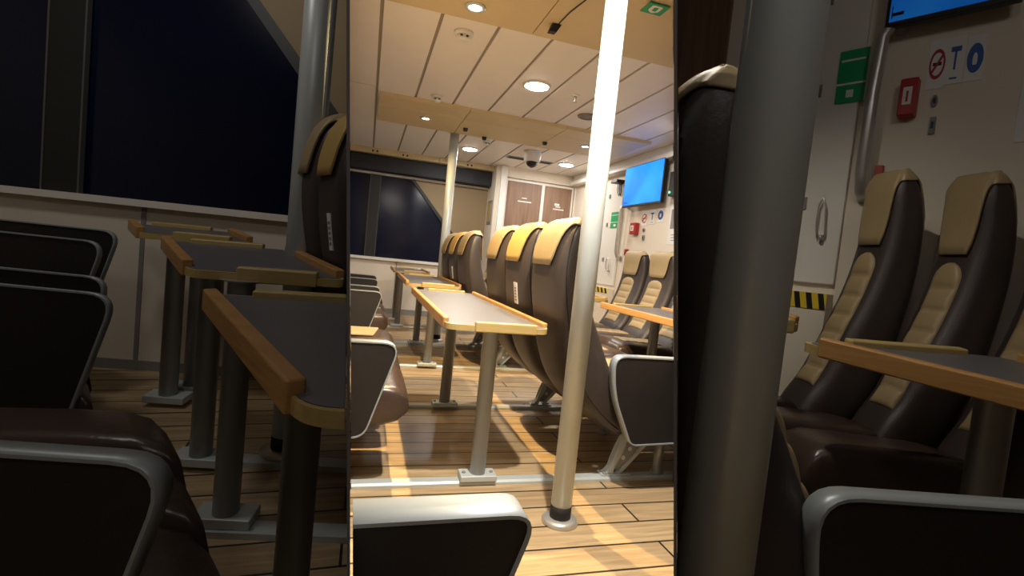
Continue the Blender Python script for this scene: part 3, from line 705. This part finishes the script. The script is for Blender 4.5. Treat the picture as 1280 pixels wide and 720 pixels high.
def bay_table(label, P, legs, clip, c=.704, group='side bay tables', legr=.043):
    # P: four plan corners near-left, near-right, far-right, far-left; the top follows the rake of the deck
    r = empty('lounge_table', (0, 0, 0), 0, label, 'table', group)
    zz = lambda p: c+.034*p[0]+.117*p[1]
    P = [Vector(p) for p in P]
    cc = sum((p for p in P), Vector((0, 0)))/4
    b = MB(); b.prism([(p[0], p[1], zz(p)-.028) for p in rounded([p+(p-cc)*.03 for p in P], .055)], (0, 0, .0275)); b.build('edge_band', M['pine'], r, clip=clip)
    b = MB(); b.prism([(p[0], p[1], zz(p)-.0003) for p in rounded(P, .05)], (0, 0, .0015)); b.build('tabletop', M['lam'], r, clip=clip)
    def strip(nm, a, e, m, w=.034, h=.026, t0=.06, t1=.94, o=0.):
        a, e = a+(e-a)*t0, a+(e-a)*t1; d = (e-a).normalized(); n = Vector((d.y, -d.x))*(w/2)
        b = MB(); q = [a-n, a+n, e+n, e-n]
        b.hexa([(p.x, p.y, zz(p)-.032) for p in q]+[(p.x, p.y, zz(p)+h) for p in q]); b.build(nm, M[m], r, clip=clip, bevel=.006)
    strip('side_rail', P[0], P[3], 'oak'); strip('side_rail', P[2], P[1], 'oak')
    strip('end_rail', P[0], P[1], 'pine', t0=.30, t1=.82, h=.02); strip('end_rail', P[3], P[2], 'pine', t0=.22, t1=.82, h=.02)
    for lx, ly in legs:
        z0 = deck(lx, ly); z1 = zz((lx, ly))-.027
        b = MB(); b.lathe([(legr, z0+.05), (legr, z1-.01), (legr*1.6, z1)], (lx, ly, 0), 26); lg = b.build('leg', M['postmetal'], r, clip=clip)
        if not lg.data.polygons: bpy.data.objects.remove(lg); continue
        b = MB(); u = Vector((UX, UY, .0)); q = Vector((-UY, UX, .117)); cc = Vector((lx, ly, z0+.024))
        b.hexa([cc+u*i*.10+q*j*.05 for i, j in ((-1, -1), (1, -1), (1, 1), (-1, 1))]+[cc+u*i*.10+q*j*.05+Vector((0, 0, .035)) for i, j in ((-1, -1), (1, -1), (1, 1), (-1, 1))])
        b.build('leg_clamp', M['alupale'], lg, clip=clip, bevel=.004)
    cx, cy = sum(p[0] for p in P)/4, sum(p[1] for p in P)/4
    return rebase(r, (cx, cy, deck(cx, cy)))
bay_table('dim nearest table of the left side bay, oak rail along its long edge', [(-.069, .80), (.424, .731), (.136, 1.495), (-.412, 1.545)], [(-.115, 1.294)], LB)
bay_table('dim second table of the left side bay, below the dark window', [(-.565, 1.914), (-.066, 1.856), (-.36, 2.52), (-.866, 2.579)], [(-.40, 1.90), (-.596, 2.312)], LB)
bay_table('dim farthest table of the left side bay, against the window wall', [(-1.046, 2.819), (-.547, 2.72), (-.73, 3.09), (-1.23, 3.19)], [(-.93, 2.95), (-.86, 3.08)], LB)
def bay_rail(p, clip, label, L=3.0):
    x0, y0 = p; a = Vector((x0-L*UX, y0-L*UY)); e = Vector((x0+L*UX, y0+L*UY)); n = Vector((-UY, UX))*.036
    b = MB(); q = [a-n, e-n, e+n, a+n]; b.hexa([(v.x, v.y, deck(v.x, v.y)) for v in q]+[(v.x, v.y, deck(v.x, v.y)+.023) for v in q])
    tag(b.build('floor_rail', M['alupale'], clip=clip), label, 'floor rail', 'side bay floor rails')
bay_rail((-.10, 1.30), LB, 'dim floor rail nearest in the left side bay', 2.6)
bay_rail((-.335, 1.86), LB, 'dim middle floor rail of the left side bay', 2.6)
bay_rail((-.60, 2.36), LB, 'dim farthest floor rail of the left side bay', 2.6)

def bay_side_seat(P, zt, label, arm=True, n=1, post_=True, W=.5):
    # arm panel and cushion whose front top corner stands at P, facing along the rail direction
    root = Vector((P[0]-1.086*UX, P[1]-1.086*UY, zt-.792))
    r = empty('lounge_chair', root, UA, label, 'seat', 'side bay seats at the left'); r.scale = (1.2, 1.2, 1.2)
    b = MB(); rings = []
    dz = -.07 if n == 2 else 0; dx = -.10 if n == 2 else .05
    def pl(x, y): return x+dx-.773*y, y
    for cx, zt_, zb, w in [(.1, .455, .27, .090), (.60, .460, .265, .092), (.75, .468, .265, .092), (.86, .470, .275, .092), (.92, .458, .295, .091), (.955, .425, .33, .089), (.965, .38, .36, .086)]:
        ring = []
        for k in range(32):
            x, y = pl(cx, .10+sgp(math.cos(2*PI*k/32), .3)*w)
            ring.append(Vector((x, y, (zt_+zb)/2+dz+sgp(math.sin(2*PI*k/32), .35)*(zt_-zb)/2)))
        rings.append(ring)
    b.loft(rings); b.build('cushion', M['brown'], r, clip=under(r, RB) if n == 4 else ())
    if n == 1:
        b = MB(); b.prism(at_z(rounded([pl(.3, .03), pl(.80, .03), pl(.84, .17), pl(.3, .17)], .02), .470), (0, 0, .008)); b.build('quilted_pad', M['beige'], r)
    if arm: armrest(-1, r, dy=0.0, th=.022 if n == 2 else .040, rim=.005)
    b = MB(); zb = (deck(root.x+.8*UX, root.y+.8*UY)-root.z)/1.2
    b.lathe([(.034, zb+.001), (.034, zb+.01), (.024, zb+.012), (.024, .20 if n == 2 else .275)], (.60, .10, 0), 16); b.build('leg_post', M['postmetal'], r)
    return r
bay_side_seat((-.255, .879), .684, 'dim big black arm panel and brown cushion, nearest in the left side bay', n=1)
bay_side_seat((-.377, 1.117), .722, 'dim middle brown cushion of the near row in the left side bay', arm=False, n=1)
bay_side_seat((-.493, 1.35), .76, 'dim third brown cushion of the near row in the left side bay', arm=False, n=3)
bay_side_seat((-.76, 1.907), .806, 'dim black arm panel with thin silver edge, second in the left side bay', n=2)
bay_side_seat((-.90, 2.20), .83, 'dim black arm panel peeking over the second one in the left side bay', n=2)
bay_side_seat((-1.10, 2.62), .945, 'dim arm panel with curved silver edge, third in the left side bay', n=2)
bay_side_seat((-1.17, 2.93), .99, 'dim black arm panel farthest in the left side bay, below the window sill', n=2)
def bay_pole(x, y, r, clip, label):
    z0 = deck(x, y); e = empty('support_pole', (x, y, z0), 0, label, 'pole', 'side bay poles'); L = 3.415-z0
    b = MB(); b.lathe([(r, .06), (r, L)], (0, 0, 0), 40); b.build('pole_tube', M['alupale'], e)
    b = MB(); b.lathe([(r*1.02, .01), (r*1.02, .09), (r*.9, .091)], (0, 0, 0), 32); b.build('rubber_collar', M['rubber'], e)
    b = MB(); b.lathe([(r*1.7, .0), (r*1.7, .022), (r*1.05, .034)], (0, 0, 0), 32); b.build('base_flange', M['alu'], e)
bay_pole(-.275, 2.393, .066, LB, 'dim pole of the left side bay in front of the tan panel')
SA = math.radians(26.4)
G3 = 'side bay seats seen from behind'
for P, lb, src in (((-.165, 2.375), 'dim beige-covered headrest leftmost in the left side bay, beside the pole', s3), ((-.055, 2.14), 'dim tagged seat back of the left side bay, cut by the divider', s2)):
    clip_copy(src, (P[0], P[1], deck(*P)+.03), SA, LB, lb, G3, (1.17, .52, 1.17))

# right bay
b = MB(); WR = Vector((2.31, 1.768, 0)); VA = math.radians(26.5)
wr = tag(empty('wall_bay_right', WR, VA), kind='structure'); cp = under(wr, RB)
b.box(0, .1, -2.6, 1.3, -.3, 3.42); b.build('wall_panel', M['cream'], wr, clip=cp)
b = MB(); b.box(-.02, -.001, .88, 1.3, .1, 3.0); b.build('walnut_panel', M['door'], wr, clip=cp)
def rw(y, z, dx=0.):                                    # a place on the right bay's wall
    q = .5*(y-5.5); return Vector((WR.x+dx*math.cos(VA)-q*math.sin(VA), WR.y+dx*math.sin(VA)+q*math.cos(VA), .076+1.197*z))
SC = (1.0, .5, 1.2)
def put(src_name, y, z, label, dx=-.0):
    src = bpy.data.objects[src_name]; return copy_tree(src, rw(y, z, dx), VA, SC, label, 'side bay wall fittings')
put('exit_sign', 5.94, 1.69, 'dim green and white safety sign high in the right side bay', -.035)
put('no_smoking_sign', 5.31, 1.69, 'dim red-ringed no smoking sign in the right side bay')
put('hammer_sign', 5.19, 1.695, 'dim hammer sign in the right side bay, middle of three')
put('life_jacket_sign', 5.06, 1.69, 'dim sign with blue disc in the right side bay')
put('wall_poster', 4.62, 1.60, 'dim white poster at the far right edge of the picture')
put('fire_call_point', 5.47, 1.57, 'dim red fire call point in the right side bay')
put('alarm_button', 0, 0, '').location = rw(5.62, 0) - (Matrix.Rotation(VA, 3, 'Z') @ Vector((3.12, .5*5.63, 0)))
put('wall_switch', 0, 0, '').location = rw(5.29, 0) - (Matrix.Rotation(VA, 3, 'Z') @ Vector((3.12, .5*5.29, 0)))
put('wall_switch.001', 0, 0, '').location = rw(5.29, 0) - (Matrix.Rotation(VA, 3, 'Z') @ Vector((3.12, .5*5.29, 0)))
for nm, lb in (('alarm_button.001', 'dim small red button low on the right side bay wall'), ('wall_switch.002', 'dim round socket below the signs in the right side bay'), ('wall_switch.003', 'dim small switch under the round socket in the right side bay')):
    bpy.data.objects[nm]['label'] = lb
d4 = copy_tree(bpy.data.objects['door_3'], rw(6.2, 0), VA, SC); d4.name = 'door_4'
put('hazard_sill', 6.2, 0, 'dim door sill with yellow and black stripes in the right side bay')
gr = grab([rw(5.60, 1.84, -.001), rw(5.60, 1.86, -.06), rw(5.64, 1.85, -.09), rw(5.70, 1.80, -.10), rw(5.72, 1.60, -.10), rw(5.72, 1.28, -.10), rw(5.72, 1.22, -.07), rw(5.72, 1.20, -.001)], .026, 'dim steel grab rail beside the green sign in the right side bay')
put('wall_cables', 5.97, 2.16, 'dim cable loop at the top of the right side bay')
tv = television(rw(5.25, 2.07, -.12), VA, .44, .59, 'screen_dim', 'dim blue television cut by the top right edge')
tv['group'] = 'side bay wall fittings'
bay_pole(.515, .575, .051, RB, 'dim big pole at the left of the right side bay')
clip_copy(s3, (.62, .86, deck(.6, .88)+.02), math.radians(-20), RB, 'dim large seat back left of the pole in the right side bay', G3, (1.17, .5, 1.17))
bay_side_seat((1.549, .518), .694, 'dim large black arm panel at the lower right corner', n=4)
for P, lb in (((2.037, 1.571), 'dim beige-striped seat nearest the white door in the right side bay'), ((2.155, 1.334), 'dim beige-striped middle seat in the right side bay'), ((2.273, 1.096), 'dim beige-striped seat cut by the right picture edge')):
    clip_copy(rs, (P[0], P[1], deck(*P)+.02), math.radians(168), RB, lb, 'side bay seats facing the table', (.95, .45, 1.17), ('quilted_pad',))
bay_table('dim oak-edged table in front of the right side bay seats', [(1.66, .549), (2.28, .43), (1.95, 1.08), (1.30, 1.205)], [(1.70, .93)], RB)
bay_table('dim small table end behind the big pole of the right side bay', [(1.30, 1.46), (1.52, 1.42), (1.40, 1.72), (1.14, 1.78)], [(1.36, 1.56)], RB)
# ------------------------------------------------------------------ lights
def spot(name, loc, power, col, size=.02, angle=150, blend=.6, target=None):
    l = bpy.data.lights.new(name, 'SPOT'); l.energy = power; l.color = col; l.shadow_soft_size = size; l.spot_size = math.radians(angle); l.spot_blend = blend
    o = bpy.data.objects.new(name, l); C.objects.link(o); o.location = loc
    if target: o.rotation_euler = (Vector(target)-Vector(loc)).to_track_quat('-Z', 'Y').to_euler()
    return o
def disc(name, loc, power, col, size, target=None):
    l = bpy.data.lights.new(name, 'AREA'); l.shape = 'DISK'; l.size = size; l.energy = power; l.color = col
    o = bpy.data.objects.new(name, l); C.objects.link(o); o.location = loc
    if target: o.rotation_euler = (Vector(target)-Vector(loc)).to_track_quat('-Z', 'Y').to_euler()
    return o
WARM = (1, .69, .31); COOL = (1, .97, .94)
spot('downlight_beam', (.47, 2.86, 2.415), 185, WARM, .015)
spot('downlight_beam', (.48, 5.42, 2.415), 26, WARM, .015)
spot('downlight_beam', (2.31, 5.42, 2.415), 7, WARM, .015)
spot('downlight_beam', (1.30, 7.83, 2.37), 2, WARM, .015)
spot('downlight_beam', (.66, 1.28, 2.44), 185, (1, .90, .76), .03)  # added spot out of view, brightens the foreground floor and near arm
disc('lamp_light', (1.20, 3.93, 2.435), 25, COOL, .18)
disc('lamp_light', (1.21, 6.70, 2.435), 13, COOL, .18)
disc('lamp_light', (2.60, 6.70, 2.435), 8, COOL, .18)
disc('lamp_light', (.42, 1.05, 2.435), 8, COOL, .18)  # added out-of-view disc without a lamp fitting, brightens the foreground
disc('lamp_light', (2.55, 4.35, 2.435), 5, COOL, .18)
disc('bay_fill', (-.9, -.7, 3.0), 2.8, (1, .95, .9), .5, (-1.2, 2.2, .9))  # unseen fill discs added to give the bays their faint light
disc('bay_fill', (-1.5, 1.9, 3.25), 5, (1, .95, .9), .4, (-1.5, 3.5, .8))
disc('bay_fill', (.5, -.8, 2.8), 2.2, (1, .95, .9), .5, (1.5, 1.4, .9))
w = bpy.data.worlds.new('world'); bpy.context.scene.world = w; w.use_nodes = True
w.node_tree.nodes['Background'].inputs[0].default_value = (.02, .03, .06, 1); w.node_tree.nodes['Background'].inputs[1].default_value = .3
sc = bpy.context.scene
sc.view_settings.view_transform = 'Standard'; sc.view_settings.look = 'None'; sc.view_settings.gamma = 1; sc.view_settings.exposure = .80
sc.view_settings.use_curve_mapping = False
sc.cycles.max_bounces = 8; sc.cycles.diffuse_bounces = 5; sc.cycles.use_denoising = True
